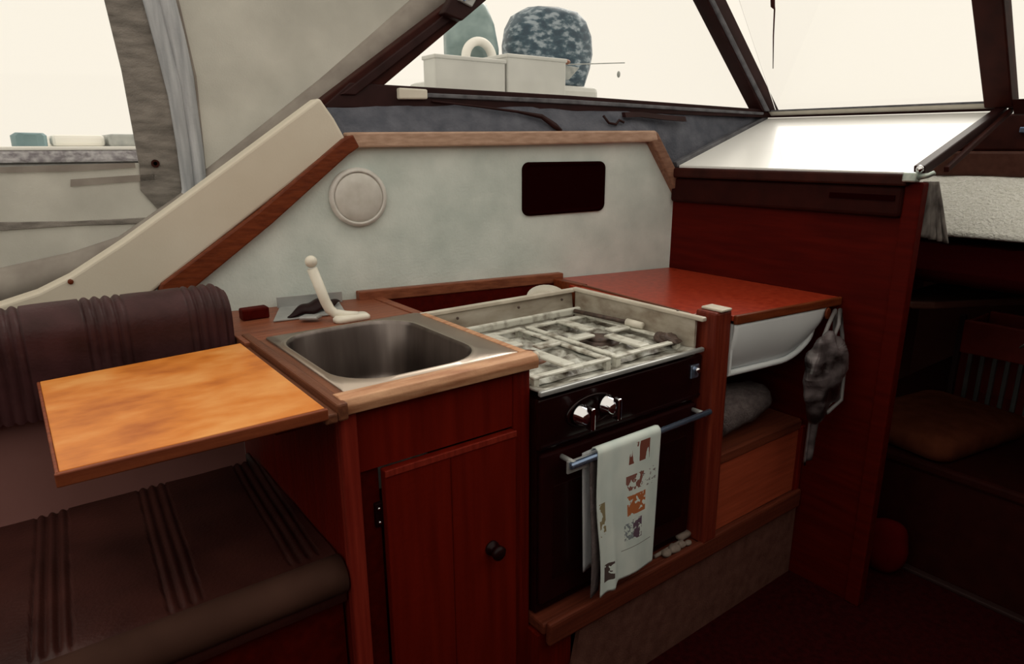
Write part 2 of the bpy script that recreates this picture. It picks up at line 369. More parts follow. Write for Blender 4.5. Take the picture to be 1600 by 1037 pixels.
# white lower light above the bulkhead
w4 = thing('wall_dash', (2.05, 1.1, 1.23), 'sloping glossy white dash panel above the mahogany bulkhead', kind='structure')
A, B_, C_, D_ = Vector((1.825, 1.500, 1.243)), Vector((1.825, .762, 1.238)), Vector((2.30, .775, 1.394)), Vector((2.30, 1.492, 1.402))
MB().prism([A, B_, C_, D_], (0, 0, -.012)).build('dash_panel', 'dash_white', w4)
def bar(a, b, w, h):
    a = Vector(a); b = Vector(b); t = (b-a).normalized(); s_ = t.cross(Vector((0, 0, 1))).normalized()*w/2; u_ = s_.cross(t).normalized()*h/2
    return MB().loft([[p+s_+u_, p-s_+u_, p-s_-u_, p+s_-u_] for p in (a, b)])
bar(B_+Vector((-.01, -.012, .004)), C_+Vector((.02, -.012, .004)), .026, .026).build('side_frame', 'frame_black', w4, bevel=.003)
bar(B_+Vector((.09, -.034, .006)), C_+Vector((.02, -.034, .004)), .012, .014).build('side_bead', 'frame_brown', w4, bevel=.002)
bar(A+Vector((-.01, .012, .002)), D_+Vector((0, .012, .002)), .022, .018).build('outer_frame', 'gasket_grey', w4, bevel=.003)
# bulkhead
bh = thing('wall_forward', (1.83, 1.1, 0), 'dark mahogany bulkhead at the forward end of the galley', kind='structure')
bx(1.82, 1.845, .775, 1.52, 0, 1.135).build('bulkhead_panel', 'bulkhead_wood', bh)
bx(1.812, 1.85, .735, .778, 0, 1.215).build('end_stile', 'bulkhead_wood', bh, bevel=.005)
bx(1.800, 1.85, .775, 1.512, 1.125, 1.205).build('padded_rail', 'dark_padding', bh, bevel=.012, seg=3)
bx(1.790, 1.85, .765, 1.512, 1.205, 1.236).build('sill_rail', 'frame_brown', bh, bevel=.006)
bx(1.797, 1.81, .790, .96, 1.168, 1.182).build('rail_groove', 'black_void', bh)
# unseen rest of the hull that shades the cabin
struct(bx(-1.65, 3.6, -1.06, -1.0, -.05, 1.75), 'wall_starboard', 'starboard_lining', 'brown lined far side of the cockpit')
struct(bx(-1.70, -1.6, -1.0, 1.95, -.05, 1.1), 'wall_aft', 'starboard_lining', 'brown lined aft end of the cockpit')
struct(panel([(-1.6, -.5), (-1.6, .93), (0.0, .93), (.72, 1.30), (3.6, 1.33), (3.6, -.5)], .20, .26), 'wall_hull', 'starboard_lining', 'dark hull side outboard of the galley')
struct(bx(2.70, 3.9, -1.06, 1.40, 1.28, 1.36), 'ceiling', 'outer_hull', 'white foredeck over the forward cabin')
struct(bx(.95, 1.75, -1.0, -.35, 0, 1.15), 'wall_shade_block', 'starboard_lining', 'dark unseen block added on the far side to shade the cockpit', bevel=.02)  # block added out of view to shade the low forward part of the galley
struct(bx(1.82, 1.85, -1.0, .12, 0, 1.235), 'wall_companionway', 'bulkhead_wood', 'dark bulkhead on the far side of the companionway')
struct(bx(3.55, 3.6, -1.06, 1.6, -.05, 1.28), 'wall_stem', 'starboard_lining', 'dark forward end of the cabin')

# forward cabin through the companionway
hl = MB()
def hl_f(u, v):
    y = 1.25-1.6*u; z = 1.03+.19*v
    return Vector((2.37+.24*v+.008*noise.noise(Vector((y*12, z*12, 1)))+.003*noise.noise(Vector((y*60, z*60, 3))), y, z))
struct(hl.grid(hl_f, 90, 14), 'wall_headliner', 'headliner_white', 'white fluffy textured lining in the forward cabin', smooth=True, solid=.01)
struct(bx(2.575, 2.63, -.40, 1.25, 1.205, 1.285), 'trim_6', 'shelf_dark', 'dark brown beam above the white cabin lining', bevel=.008)
struct(bx(2.585, 2.66, -.40, 1.25, 1.285, 1.40), 'trim_7', 'frame_brown', 'black beam under the front windscreen', bevel=.008)
solo(bx(2.572, 2.585, .60, .79, 1.340, 1.358), 'name_plate', 'blue_steel', 'small blue metal plate on the black beam', 'plate', bevel=.003)
dk = MB()
def dk_f(u, v):
    x = 1.93+.70*u; y = 1.25-1.65*v
    return Vector((x, y, 1.000-.03*(1-u)+.010*noise.noise(Vector((x*25, y*25, 0)))))
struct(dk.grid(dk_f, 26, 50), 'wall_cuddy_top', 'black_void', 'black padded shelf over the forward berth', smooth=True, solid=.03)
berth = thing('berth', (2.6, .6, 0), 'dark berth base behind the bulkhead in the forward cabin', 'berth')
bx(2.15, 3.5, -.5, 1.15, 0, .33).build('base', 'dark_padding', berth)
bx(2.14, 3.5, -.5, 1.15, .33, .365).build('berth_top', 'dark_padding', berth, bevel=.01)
cs = MB()
cc, ca = Vector((2.40, .815, .405)), math.radians(-10)
def rot(p, c, a): d = p-c; return Vector((c.x+d.x*math.cos(a)-d.y*math.sin(a), c.y+d.x*math.sin(a)+d.y*math.cos(a), p.z))
loops = []
for z, k in ((-.038, .90), (-.030, .97), (-.01, 1.0), (.012, 1.0), (.030, .96), (.042, .80), (.048, .5)):
    loops.append([rot(p, cc, ca) for p in rrect(cc.x, cc.y, .24*k, .17*k, .05*k, cc.z+z)])
solo(cs.loft(loops), 'seat_cushion', 'cushion_brown', 'flat brown cushion lying on the dark berth', 'cushion', smooth=True)
# curved shelf
sh_pts = [(2.06, .86), (1.995, .835), (1.985, .79), (2.03, .745), (2.12, .70), (2.25, .635), (2.40, .55), (2.60, .42), (2.62, .86)]
solo(MB().prism([(x, y, .862) for x, y in sh_pts], (0, 0, .022)), 'corner_shelf', 'shelf_dark', 'thin brown shelf with a rounded end above the crate', 'shelf', bevel=.006)
# slatted crate
cr = thing('slatted_crate', (2.78, .64, .365), 'red topped crate with upright slats on the berth', 'crate')
bx(2.675, 2.695, .40, .88, .585, .705).build('top_rail', 'crate_red', cr, bevel=.006)
bx(2.675, 2.695, .40, .88, .368, .41).build('bottom_rail', 'crate_red', cr, bevel=.004)
for k in range(12):
    y = .425+k*.038
    bx(2.678, 2.692, y-.007, y+.007, .405, .59).build('slat', 'crate_slat', cr, bevel=.002)
bx(2.672, 2.698, .878, .895, .368, .72).build('corner_upright', 'threshold_grey', cr, bevel=.003)
bx(2.920, 2.940, .40, .88, .368, .70).build('rear_panel', 'crate_red', cr, bevel=.004)
bx(2.690, 2.930, .88, .892, .368, .69).build('side_panel', 'crate_red', cr, bevel=.004)
bx(2.690, 2.930, .40, .88, .368, .38).build('crate_floor', 'crate_red', cr)
tb = MB().tube([(2.67, .70, .645), (2.663, .69, .658), (2.663, .64, .658), (2.67, .63, .645)], .004, 8); tb.build('handle', 'latch_metal', cr, smooth=True)
rb = MB().blob((2.06, .79, .085), .045, .075, .086, 18, 12, .18, 14, 3, .8)
solo(rb, 'cloth_bundle', 'red_cloth', 'dark red cloth bundle on the floor before the berth', 'cloth', smooth=True)
# curtain by the bulkhead end
ct = MB()
def ct_f(u, v):
    s = u; z = 1.215-.135*v
    return Vector((1.862+.050*s*(.35+1.0*v)+.006*math.sin(s*30+v*2), .748-.035*s*(.3+v)+.010*math.sin(s*26), z-.02*s*v))
solo(ct.grid(ct_f, 40, 16), 'door_curtain', 'curtain_grey', 'short grey gathered curtain at the end of the bulkhead', 'curtain', smooth=True, solid=.003)
lt = thing('window_latch', (1.80, .745, 1.215), 'small greenish metal latch at the corner of the white panel', 'latch')
bx(1.785, 1.815, .742, .775, 1.216, 1.240).build('latch_plate', 'latch_metal', lt, bevel=.004)
MB().blob((1.80, .742, 1.247), .009, .009, .010, 12, 8).build('latch_knob', 'chrome', lt, smooth=True)
MB().tube([(1.800, .745, 1.228), (1.800, .720, 1.233), (1.80, .708, 1.240)], [.008, .006, .005], 8).build('latch_arm', 'latch_metal', lt, smooth=True)

# ------------------------------------------------------------------ canvas side curtain (outboard of the coaming)
CO = .173
cv = thing('canvas_enclosure', (0.2, wy(.2, CO), .93), 'beige canvas cockpit side curtain with a clear window', 'canvas')
def cpan(name, pts, m, d0=0.0, d1=.004, bevel=0): return panel(pts, CO+d0, CO+d1).build(name, m, cv, bevel=bevel)
cpan('lower_panel', [(-.75, .94), (-.75, 1.262), (.013, 1.262), (.300, 1.268), (.41, 1.262), (.45, 1.20), (.42, 1.0), (.3, .94)], 'canvas_beige')
cpan('reinforcing_strip', [(.24, 2.0), (.278, 1.647), (.292, 1.49), (.300, 1.262), (.294, 1.2), (.36, 1.10), (.40, 1.185), (.40, 1.432), (.37, 1.654), (.345, 2.0)], 'canvas_brown', -.004, .006)
cpan('quarter_panel', [(.37, 2.0), (.40, 1.66), (.42, 1.48), (.42, 1.13), (.50, 1.22), (.761, 1.448), (1.060, 1.708), (1.40, 2.0)], 'canvas_beige')
cpan('clear_window', [(-.75, 1.272), (-.75, 2.0), (.25, 2.0), (.282, 1.647), (.296, 1.49), (.304, 1.272)], 'pane_vinyl', .002, .004)
cpan('window_binding', [(-.75, 1.245), (-.75, 1.262), (.013, 1.262), (.290, 1.268), (.290, 1.256), (.14, 1.249)], 'canvas_hem', -.006, 0)
cpan('stitched_seam', [(-.75, 1.115), (-.75, 1.136), (-.009, 1.133), (.146, 1.128), (.325, 1.130), (.31, 1.113), (.144, 1.116), (-.013, 1.112)], 'canvas_brown', -.007, 0, .002)
cpan('stitched_patch', [(.148, 1.230), (.330, 1.240), (.330, 1.224), (.145, 1.213)], 'canvas_hem', -.004, 0)
# zip band: two soft ribs running up
zb = MB()
zl = [(.340, 1.08), (.389, 1.195), (.389, 1.30), (.385, 1.432), (.372, 1.54), (.357, 1.654), (.33, 2.0)]
zr = [(.42, 1.07), (.446, 1.200), (.448, 1.30), (.446, 1.481), (.438, 1.57), (.427, 1.66), (.41, 2.0)]
def zb_f(u, v):
    a = lerp_line(zl, v); b = lerp_line(zr, v)
    x = a[0]*(1-u)+b[0]*u; z = a[1]*(1-u)+b[1]*u
    return wp(x, z, CO-.010-.012*abs(math.sin(u*math.pi*2.0))-.004*noise.noise(Vector((x*40, z*6, 0))))
zb.grid(zb_f, 24, 40).build('zip_band', 'canvas_grey', cv, smooth=True, solid=.004)
cpan('quarter_binding', [(.440, 1.21), (.446, 1.481), (.427, 1.66), (.41, 2.0), (.420, 2.0), (.436, 1.66), (.455, 1.481), (.450, 1.21)], 'canvas_hem', -.006, 0)
hm = MB()
hu = [(.43, 1.232), (.60, 1.362), (.761, 1.486), (.90, 1.602), (1.035, 1.716), (1.37, 2.0)]
hd = [(.49, 1.175), (.64, 1.305), (.81, 1.425), (.97, 1.552), (1.15, 1.712), (1.52, 2.0)]
def hm_f(u, v):
    a = lerp_line(hu, v); b = lerp_line(hd, v)
    return wp(a[0]*(1-u)+b[0]*u, a[1]*(1-u)+b[1]*u, CO-.018*math.sin(u*math.pi)-.004)
hm.grid(hm_f, 8, 30).build('rolled_hem', 'canvas_hem', cv, smooth=True, solid=.006)
bm_ = MB()
bu = [(-.75, 1.00), (-.027, 1.022), (.122, 1.050), (.230, 1.083), (.30, 1.130), (.42, 1.212)]
bd = [(-.75, .93), (-.04, .935), (.122, .97), (.230, 1.02), (.30, 1.06), (.44, 1.17)]
def bh_f(u, v):
    a = lerp_line(bu, v); b = lerp_line(bd, v)
    return wp(a[0]*(1-u)+b[0]*u, a[1]*(1-u)+b[1]*u, CO-.022*math.sin(u*math.pi*.9)-.008)
bm_.grid(bh_f, 8, 40).build('bottom_hem', 'canvas_hem', cv, smooth=True, solid=.006)
MB().lathe([(.010, 0), (.010, .003), (.005, .003), (.005, .0)], wp(.335, 1.266, CO-.006), (0, -1, 0), 16).build('eyelet', 'frame_brown', cv)
sc_.build('screw_cap', 'trim_dark_teak', bpy.data.objects['wall_coaming'])

# ------------------------------------------------------------------ galley furniture
# sink cabinet
F = 1.012
sk = thing('sink_cabinet', (.60, 1.2, 0), 'dark red mahogany cabinet under the steel sink', 'cabinet')
bx(.396, .412, F+.01, 1.66, 0, .862).build('side_panel', 'mahogany_z', sk)
bx(.788, .804, F+.01, 1.42, 0, .862).build('side_panel', 'mahogany_z', sk)
bx(.394, .426, F-.006, F+.022, 0, .872).build('stile', 'stile_wood', sk, bevel=.006)
bx(.762, .806, F, F+.022, 0, .872).build('stile', 'mahogany_z', sk, bevel=.004)
bx(.426, .762, F+.004, F+.022, .752, .872).build('upper_panel', 'door_wood', sk)
bx(.426, .466, F+.014, F+.026, .05, .752).build('hinge_stile', 'bulkhead_wood', sk)
bx(.426, .762, F+.004, F+.022, 0, .07).build('plinth', 'mahogany_x', sk)
dr = bx(.468, .762, F-.010, F+.010, .075, .747).build('door', 'door_wood', sk, bevel=.003)
bx(.468, .762, F-.0125, F-.008, .735, .7475).build('door_edge_highlight', 'stile_wood', dr, bevel=.001)  # paler strip standing in for the highlight along the top of the door
bx(.604, .6055, F-.0108, F-.009, .08, .735).build('door_joint', 'bulkhead_wood', dr)
MB().lathe([(.016, 0), (.016, .004), (.008, .008), (.007, .016), (.015, .021), (.016, .029), (.010, .034), (.002, .035)], (.697, F-.010, .503), (0, -1, 0), 20).build('knob', 'black_plastic', dr, smooth=True)
for z in (.655, .22):
    h = bx(.453, .469, F+.006, F+.016, z-.024, z+.024).build('hinge', 'black_plastic', sk, bevel=.002)
    for dz in (-.014, .014): MB().blob((.460, F+.005, z+dz), .0035, .003, .0035, 10, 6).build('hinge_screw', 'chrome', h, smooth=True)
# wooden counter behind and around the sink
ctp = thing('galley_counter', (.60, 1.55, .87), 'worn wooden counter top around the steel sink', 'counter')
nz = MB()
prof = [(F-.016, .872), (F-.018, .888), (F-.012, .899), (F+.004, .903), (F+.024, .900), (F+.024, .872)]
nz.loft([[Vector((x, y, z)) for y, z in prof] for x in (.396, .815)]).build('front_nosing', 'nosing_worn', ctp, bevel=.002)
MB().blob((.818, F-.002, .892), .007, .012, .011, 14, 8).build('nosing_cap', 'surround_cap', ctp, smooth=True)
bx(.384, .403, .985, 1.53, .868, .899).build('side_batten', 'batten_brown', ctp, bevel=.004)
bx(.362, .384, .985, 1.50, .868, .885).build('table_ledge', 'batten_brown', ctp, bevel=.003)
bx(.403, .420, F+.02, 1.46, .872, .897).build('sink_edging', 'batten_brown', ctp)
bx(.794, .812, F+.02, 1.44, .872, .902).build('sink_edging', 'nosing_worn', ctp, bevel=.003)
MB().prism([(.372, 1.462, .872), (.790, 1.446, .872), (.790, wy(.79), .872), (.372, wy(.372), .872)], (0, 0, .024)).build('rear_counter', 'counter_brown', ctp, bevel=.002)
# sink
sn = thing('kitchen_sink', (.60, 1.24, .75), 'rounded stainless steel sink let into the counter', 'sink')
cx, cy = .5805, 1.243
lp = [rrect(.607, 1.2495, .190, .2135, .010, .897), rrect(.607, 1.2495, .190, .2135, .010, .9005),
      rrect(cx, cy, .162, .206, .10, .9015), rrect(cx, cy, .157, .201, .098, .9055), rrect(cx, cy, .152, .196, .096, .9045)]
MB().loft(lp, cap0=False, cap1=False).build('rim', 'steel', sn, smooth=True)
lp = [rrect(cx, cy, .152, .196, .096, .9045), rrect(cx, cy, .148, .192, .094, .896), rrect(cx, cy, .143, .187, .088, .78), rrect(cx, cy, .133, .177, .080, .745), rrect(cx, cy, .105, .15, .07, .732), rrect(cx, cy, .05, .07, .04, .728)]
MB().loft(lp, cap0=False).build('bowl', 'steel_basin', sn, smooth=True)
MB().lathe([(.028, 0), (.030, .003), (.022, .004), (.018, .001)], (cx, cy, .7285), (0, 0, 1), 20).build('drain', 'chrome', sn, smooth=True)
# tap: white folding pump spout
tp = thing('pump_tap', (.61, 1.53, .896), 'white folding pump tap with a round knob beside the sink', 'tap')
lpn = [rrect(.640, 1.505, .045*k, .020*k, .015*k, .897+z) for z, k in ((0, 1), (.008, 1), (.014, .85))]
MB().loft(lpn).build('base', 'white_plastic', tp, smooth=True)
pth = [(.655, 1.500, .908), (.630, 1.512, .910), (.607, 1.524, .914), (.596, 1.530, .925), (.588, 1.534, .945), (.566, 1.545, 1.026)]
MB().tube(pth, [.009, .010, .0115, .0125, .0125, .0125], 14).build('spout', 'white_plastic', tp, smooth=True)
MB().tube([(.566, 1.545, 1.026), (.5655, 1.5452, 1.029)], [.010, .010], 14).build('spout_collar', 'clock_face', tp, smooth=True)
MB().blob((.5655, 1.546, 1.043), .0145, .0145, .0145, 18, 12).build('knob', 'white_plastic', tp, smooth=True)
# small things behind the sink
pl = thing('steel_tray', (.56, 1.66, .896), 'grey metal tray leaning by the wall behind the tap', 'tray')
MB().prism([(.480, 1.60, .897), (.655, 1.575, .897), (.690, 1.700, .897), (.540, 1.735, .897)], (0, 0, .004)).build('tray_plate', 'plate_grey', pl, bevel=.001)
MB().prism([(.535, 1.7345, .899), (.700, 1.700, .899), (.700, 1.700, .928), (.535, 1.7345, .928)], (0, .004, 0)).build('tray_upstand', 'plate_grey', pl, bevel=.001)
lf = MB()
def lf_f(u, v):
    a = u*2-1; w = .030*(1-a*a)
    return Vector((.60+.085*a, 1.64+.04*a+w*(v*2-1), .905+.022*(1-a*a)*(1-(v*2-1)**2)+.003*math.sin(a*9)))
solo(lf.grid(lf_f, 24, 8), 'dish_cloth', 'black_plastic', 'dark crumpled dish cloth lying behind the tap', 'cloth', smooth=True, solid=.003)
solo(MB().prism([(.527, 1.56, .9015), (.565, 1.535, .9015), (.585, 1.552, .9015), (.550, 1.580, .9015)], (0, 0, .010)), 'soap_bar', 'plate_grey', 'small pale grey soap bar on the tray beside the tap', 'soap', bevel=.004)
solo(MB().box(.425, .490, 1.655, 1.690, .896, .924), 'sponge_block', 'bulkhead_wood', 'small dark brown block on the counter by the seat back', 'sponge', bevel=.004)
# recessed locker behind the stove
lk = thing('recessed_locker', (1.07, 1.55, .70), 'open wooden locker recess between the stove and the wall', 'locker')
bx(.79, .815, 1.448, wy(.80)-.004, .70, .899).build('side_frame', 'counter_brown', lk, bevel=.002)
MB().prism([(.75, wy(.75)-.028, .890), (.75, wy(.75)-.002, .890), (1.385, wy(1.385)-.002, .890), (1.385, wy(1.385)-.028, .890)], (0, 0, .030)).build('back_rail', 'counter_brown', lk, bevel=.003)
MB().prism([(.815, wy(.815)-.024, .70), (.815, wy(.815)-.008, .70), (1.36, wy(1.36)-.008, .70), (1.36, wy(1.36)-.024, .70)], (0, 0, .19)).build('back_panel', 'bulkhead_wood', lk)
bx(1.345, 1.372, 1.448, wy(1.36)-.03, .70, .905).build('side_frame', 'trim_dark_teak', lk, bevel=.002)
bx(.815, 1.345, 1.448, 1.60, .70, .712).build('locker_floor', 'bulkhead_wood', lk)
bw = MB()
bw.lathe([(.022, -.045), (.040, -.03), (.054, 0.0), (.060, .03), (.057, .032), (.050, .0), (.037, -.022), (.008, -.035)], (1.275, 1.525, .842), (-.25, -.35, .9), 28)
solo(bw, 'white_bowl', 'white_plastic', 'white bowl tilted in the locker behind the stove', 'bowl', smooth=True)
# table flap
tf = thing('table_flap', (.185, 1.2, .868), 'orange veneered folding table flap beside the sink', 'table')
MB().prism([(.004, .982, .888), (.362, .984, .888), (.362, 1.452, .888), (.004, 1.418, .888)], (0, 0, .012)).build('table_top', 'table_veneer', tf, bevel=.0015)
MB().prism([(-.002, .974, .880), (.365, .976, .880), (.365, .984, .880), (-.002, .982, .880)], (0, 0, .0195)).build('front_edging', 'table_edge', tf, bevel=.002)
MB().prism([(-.001, .976, .880), (.004, .976, .880), (.004, 1.42, .880), (-.001, 1.42, .880)], (0, 0, .0195)).build('end_edging', 'table_edge', tf, bevel=.002)
MB().prism([(.004, .990, .874), (.36, .990, .874), (.36, 1.44, .874), (.004, 1.41, .874)], (0, 0, .014)).build('underside', 'table_edge', tf)
bx(.30, .345, 1.05, 1.40, .845, .874).build('bearer', 'mahogany_y', tf)
# cooker compartment
cp = thing('stove_surround', (1.06, 1.2, .80), 'stained pale metal surround lining the stove recess', 'surround')
bx(.800, .806, 1.035, 1.436, .70, .895).build('side_sheet', 'surround_stained', cp)
bx(1.312, 1.320, 1.0, 1.436, .70, .896).build('side_sheet', 'surround_stained', cp)
bx(1.308, 1.324, .975, 1.446, .893, .904).build('side_cap', 'surround_cap', cp, bevel=.003)
MB().prism([(.806, 1.432, .72), (1.312, 1.432, .72), (1.312, 1.452, .896), (.806, 1.440, .896)], (0, .006, 0)).build('back_sheet', 'surround_stained', cp)
bx(.800, 1.324, 1.438, 1.456, .890, .9005).build('back_cap', 'surround_cap', cp, bevel=.002)
MB().blob((1.318, 1.06, .9045), .004, .004, .002, 8, 5).build('screw', 'burner_dark', cp)
for (x, y) in ((.90, 1.434), (1.10, 1.434), (1.26, 1.436)): MB().blob((x, y, .875), .004, .004, .004, 8, 5).build('screw', 'burner_dark', cp)

# cooker
sv = thing('gas_stove', (1.06, 1.2, .285), 'black two burner gas stove with a dirty white hob', 'stove')
bx(.812, 1.308, 1.000, 1.425, .29, .800).build('body', 'oven_black', sv)
hb = MB()
def hb_f(u, v):
    x = .812+.496*u; y = .985+.440*v
    e = min(u, 1-u, v, 1-v)
    return Vector((x, y, .822-.010*min(1, max(0, (e-.03)/.05))+.004*noise.noise(Vector((x*22, y*22, 0)))))
hb.grid(hb_f, 50, 46).build('hob_tray', 'enamel_dirty', sv, smooth=True, solid=.004)
bx(.807, 1.330, .979, .990, .814, .825).build('front_lip', 'plate_grey', sv, bevel=.003)
bx(.850, 1.290, 1.385, 1.400, .838, .858).build('back_rail', 'enamel_support', sv, bevel=.004)
for x in (.90, 1.20): bx(x, x+.012, 1.39, 1.41, .82, .842).build('rail_foot', 'enamel_support', sv)
for k, (bx_, by_, mt) in enumerate(((.938, 1.195, 'burner_rust'), (1.180, 1.195, 'burner_dark'))):
    bo = MB(); bo.lathe([(.050, 0), (.052, .006), (.045, .012), (.032, .014), (.032, .010)], (bx_, by_, .812), n=28)
    b_ = bo.build('burner', mt, sv, smooth=True)
    MB().lathe([(.034, 0), (.036, .004), (.034, .008), (.01, .010), (.001, .010)], (bx_, by_, .8225), n=28).build('burner_cap', mt, b_, smooth=True)
    def ln_f(u, v, a=bx_, b=by_, k=k):
        x = a+.210*(u-.5); y = b+.320*(v-.5); r = math.hypot(x-a, y-b); e = min(u, 1-u, v, 1-v)
        p = Vector((x*24+9*k, y*24, 2))
        h = .005+.013*abs(noise.noise(p))+.006*abs(noise.noise(p*2.3))
        return Vector((x+.006*noise.noise(p*.7), y+.008*noise.noise(p*.6+Vector((5, 0, 0))), .8145+h*min(1, max(0, (r-.045)/.03))*min(1, e/.06+.25)))
    MB().grid(ln_f, 40, 56).build('foil_liner', 'enamel_dirty', sv, solid=.001)
    hx, hy = .114, .172
    ps = MB()
    for (x0, x1, y0, y1) in ((bx_-hx, bx_+hx, by_-hy, by_-hy+.018), (bx_-hx, bx_+hx, by_+hy-.018, by_+hy), (bx_-hx, bx_-hx+.018, by_-hy+.018, by_+hy-.018), (bx_+hx-.018, bx_+hx, by_-hy+.018, by_+hy-.018)):
        ps.box(x0, x1, y0, y1, .834, .841)
    p_ = ps.build('pan_support', 'enamel_support', sv, bevel=.004)
    for (dx, dy) in ((1, 0), (-1, 0), (0, 1), (0, -1)):
        a0, a1 = (.03, hx-.016) if dx else (.03, hy-.016)
        q0 = Vector((bx_+dx*a0, by_+dy*a0, .841)); q1 = Vector((bx_+dx*a1, by_+dy*a1, .841))
        bar(q0, q1, .034, .008).build('support_finger', 'enamel_support', p_, bevel=.004)
    for (dx, dy) in ((1, 1), (-1, 1), (1, -1), (-1, -1)):
        q = Vector((bx_+dx*(hx-.009), by_+dy*(hy-.009), 0)); bx(q.x-.007, q.x+.007, q.y-.007, q.y+.007, .812, .834).build('support_foot', 'enamel_support', p_)
# fascia, knobs, door
bx(.807, 1.332, .985, 1.002, .690, .806).build('fascia', 'stove_black', sv, bevel=.006, seg=3)
bx(.812, 1.328, .983, .986, .700, .704).build('fascia_line', 'black_plastic', sv)
oo = MB(); oo.loft([[Vector((.955+.075*k*math.cos(a*math.pi/16), .9845-d, .752+.036*k*math.sin(a*math.pi/16))) for a in range(32)] for k, d in ((1, 0), (1, .003), (.93, .005), (.9, .003))])
oo.build('control_bezel', 'stove_black', sv, smooth=True)
for (x, z) in ((.916, .752), (.994, .756)):
    kn = MB().lathe([(.023, 0), (.023, .006), (.019, .010), (.018, .026), (.012, .032), (.001, .033)], (x, .981, z), (0, -1, 0), 24).build('control_knob', 'chrome', sv, smooth=True)
    bx(x-.0055, x+.0055, .936, .955, z-.025, z+.025).build('knob_grip', 'chrome', kn, bevel=.003)
bx(1.286, 1.316, .980, .986, .750, .786).build('igniter_plate', 'blue_steel', sv, bevel=.003)
MB().blob((1.303, .976, .772), .008, .007, .008, 12, 8).build('igniter_button', 'chrome', sv, smooth=True)
bx(.816, 1.322, .986, 1.000, .315, .680).build('oven_door', 'oven_black', sv, bevel=.005)
bx(.85, 1.29, .9845, .987, .37, .60).build('door_glass', 'stove_black', sv, bevel=.004)
MB().tube([(.862, .945, .660), (1.322, .945, .668)], .0075, 12).build('towel_rail', 'blue_steel', sv, smooth=True)
bx(.858, .925, .950, .9555, .640, .668).build('rail_flange', 'plate_grey', sv, bevel=.001)
for x in (.872, 1.308): MB().tube([(x, .990, .664), (x, .945, .664)], .006, 10).build('rail_bracket', 'plate_grey', sv, smooth=True)
# lighter and scourer on the hob
gl = thing('gas_lighter', (1.26, 1.27, .848), 'long dark stick lighter with a white tip on the hob', 'lighter')
MB().tube([(1.262, 1.382, .851), (1.285, 1.20, .851)], .006, 10).build('barrel', 'burner_dark', gl, smooth=True)
MB().tube([(1.285, 1.20, .851), (1.291, 1.150, .851)], [.011, .009], 12).build('tip', 'white_plastic', gl, smooth=True)
sw = MB().blob((1.278, 1.055, .838), .026, .036, .015, 22, 12, .35, 90, 5)
solo(sw, 'steel_wool_pad', 'burner_dark', 'dark wire wool pad at the front corner of the hob', 'scourer')

# tea towel over the rail
tw = thing('tea_towel', (1.06, .945, .28), 'pale printed tea towel hanging over the oven rail', 'towel')
def tw_f(u, v, x0=.926, x1=1.128, yb=.0):
    # v 0 bottom of the front sheet .. 0.93 rail .. 1 just behind
    zb = .332-.018*(1-min(1, u/.28))**.6 if u < .28 else .332+.004*math.sin(u*5)
    if v < .94:
        k = v/.94; z = zb+(.672-zb)*k; y = .9345+.004*math.sin(u*7+1)*(1-k)-.010*(1-k)*(1-u)-.010*math.exp(-((u-.20)/.05)**2)*(1-k)
    else:
        a = (v-.94)/.06*math.pi; z = .672+.0105*math.sin(a); y = .945-.0105*math.cos(a)
    x = x0+(x1-x0)*u+(.020*(1-k if v < .94 else 0))*(1-u)*.9+.004*math.sin(z*20)*(1-u)
    return Vector((x, y, z))
tm = MB(); tm.grid(tw_f, 44, 60, uv=True)
tm.build('front_sheet', 'tea_towel', tw, smooth=True, solid=.0025)
def tb_f(u, v):
    z = .375+.030*u+(.672-.375-.030*u)*v
    return Vector((.905+.22*u+.012*(1-v)*(1-u), .9575+.003*math.sin(u*9), z))
MB().grid(tb_f, 30, 20).build('rear_sheet', 'canvas_grey', tw, smooth=True, solid=.0025)
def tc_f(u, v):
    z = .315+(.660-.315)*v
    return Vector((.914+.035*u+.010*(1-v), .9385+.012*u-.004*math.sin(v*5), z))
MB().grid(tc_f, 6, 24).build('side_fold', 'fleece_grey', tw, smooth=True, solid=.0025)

# post, sill, toe board
cpo = thing('corner_post', (1.366, .98, .285), 'upright mahogany post between the stove and the red worktop', 'post')
MB().loft([[Vector(p) for p in L] for L in ([(1.338, .945, .285), (1.394, .945, .285), (1.394, 1.018, .285), (1.338, 1.018, .285)], [(1.334, .955, .915), (1.396, .955, .915), (1.396, 1.018, .915), (1.334, 1.018, .915)])]).build('post_shaft', 'post_wood', cpo, bevel=.006)
bx(1.346, 1.388, .950, 1.012, .915, .922).build('post_cap', 'surround_cap', cpo, bevel=.003)
struct(bx(.806, 1.815, .962, 1.43, .255, .285), 'trim_4', 'sill_wood', 'brown timber sill board under the stove and locker', bevel=.006)
struct(bx(.810, 1.815, .945, .962, .235, .292), 'trim_9', 'sill_wood', 'brown timber front edge of the sill board', bevel=.006)
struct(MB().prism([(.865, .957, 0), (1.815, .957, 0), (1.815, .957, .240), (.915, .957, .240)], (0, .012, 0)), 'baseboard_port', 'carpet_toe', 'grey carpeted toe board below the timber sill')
struct(bx(.80, .90, .975, 1.02, 0, .25), 'baseboard_port_return', 'mahogany_z', 'dark wooden return between sink cabinet and toe board')
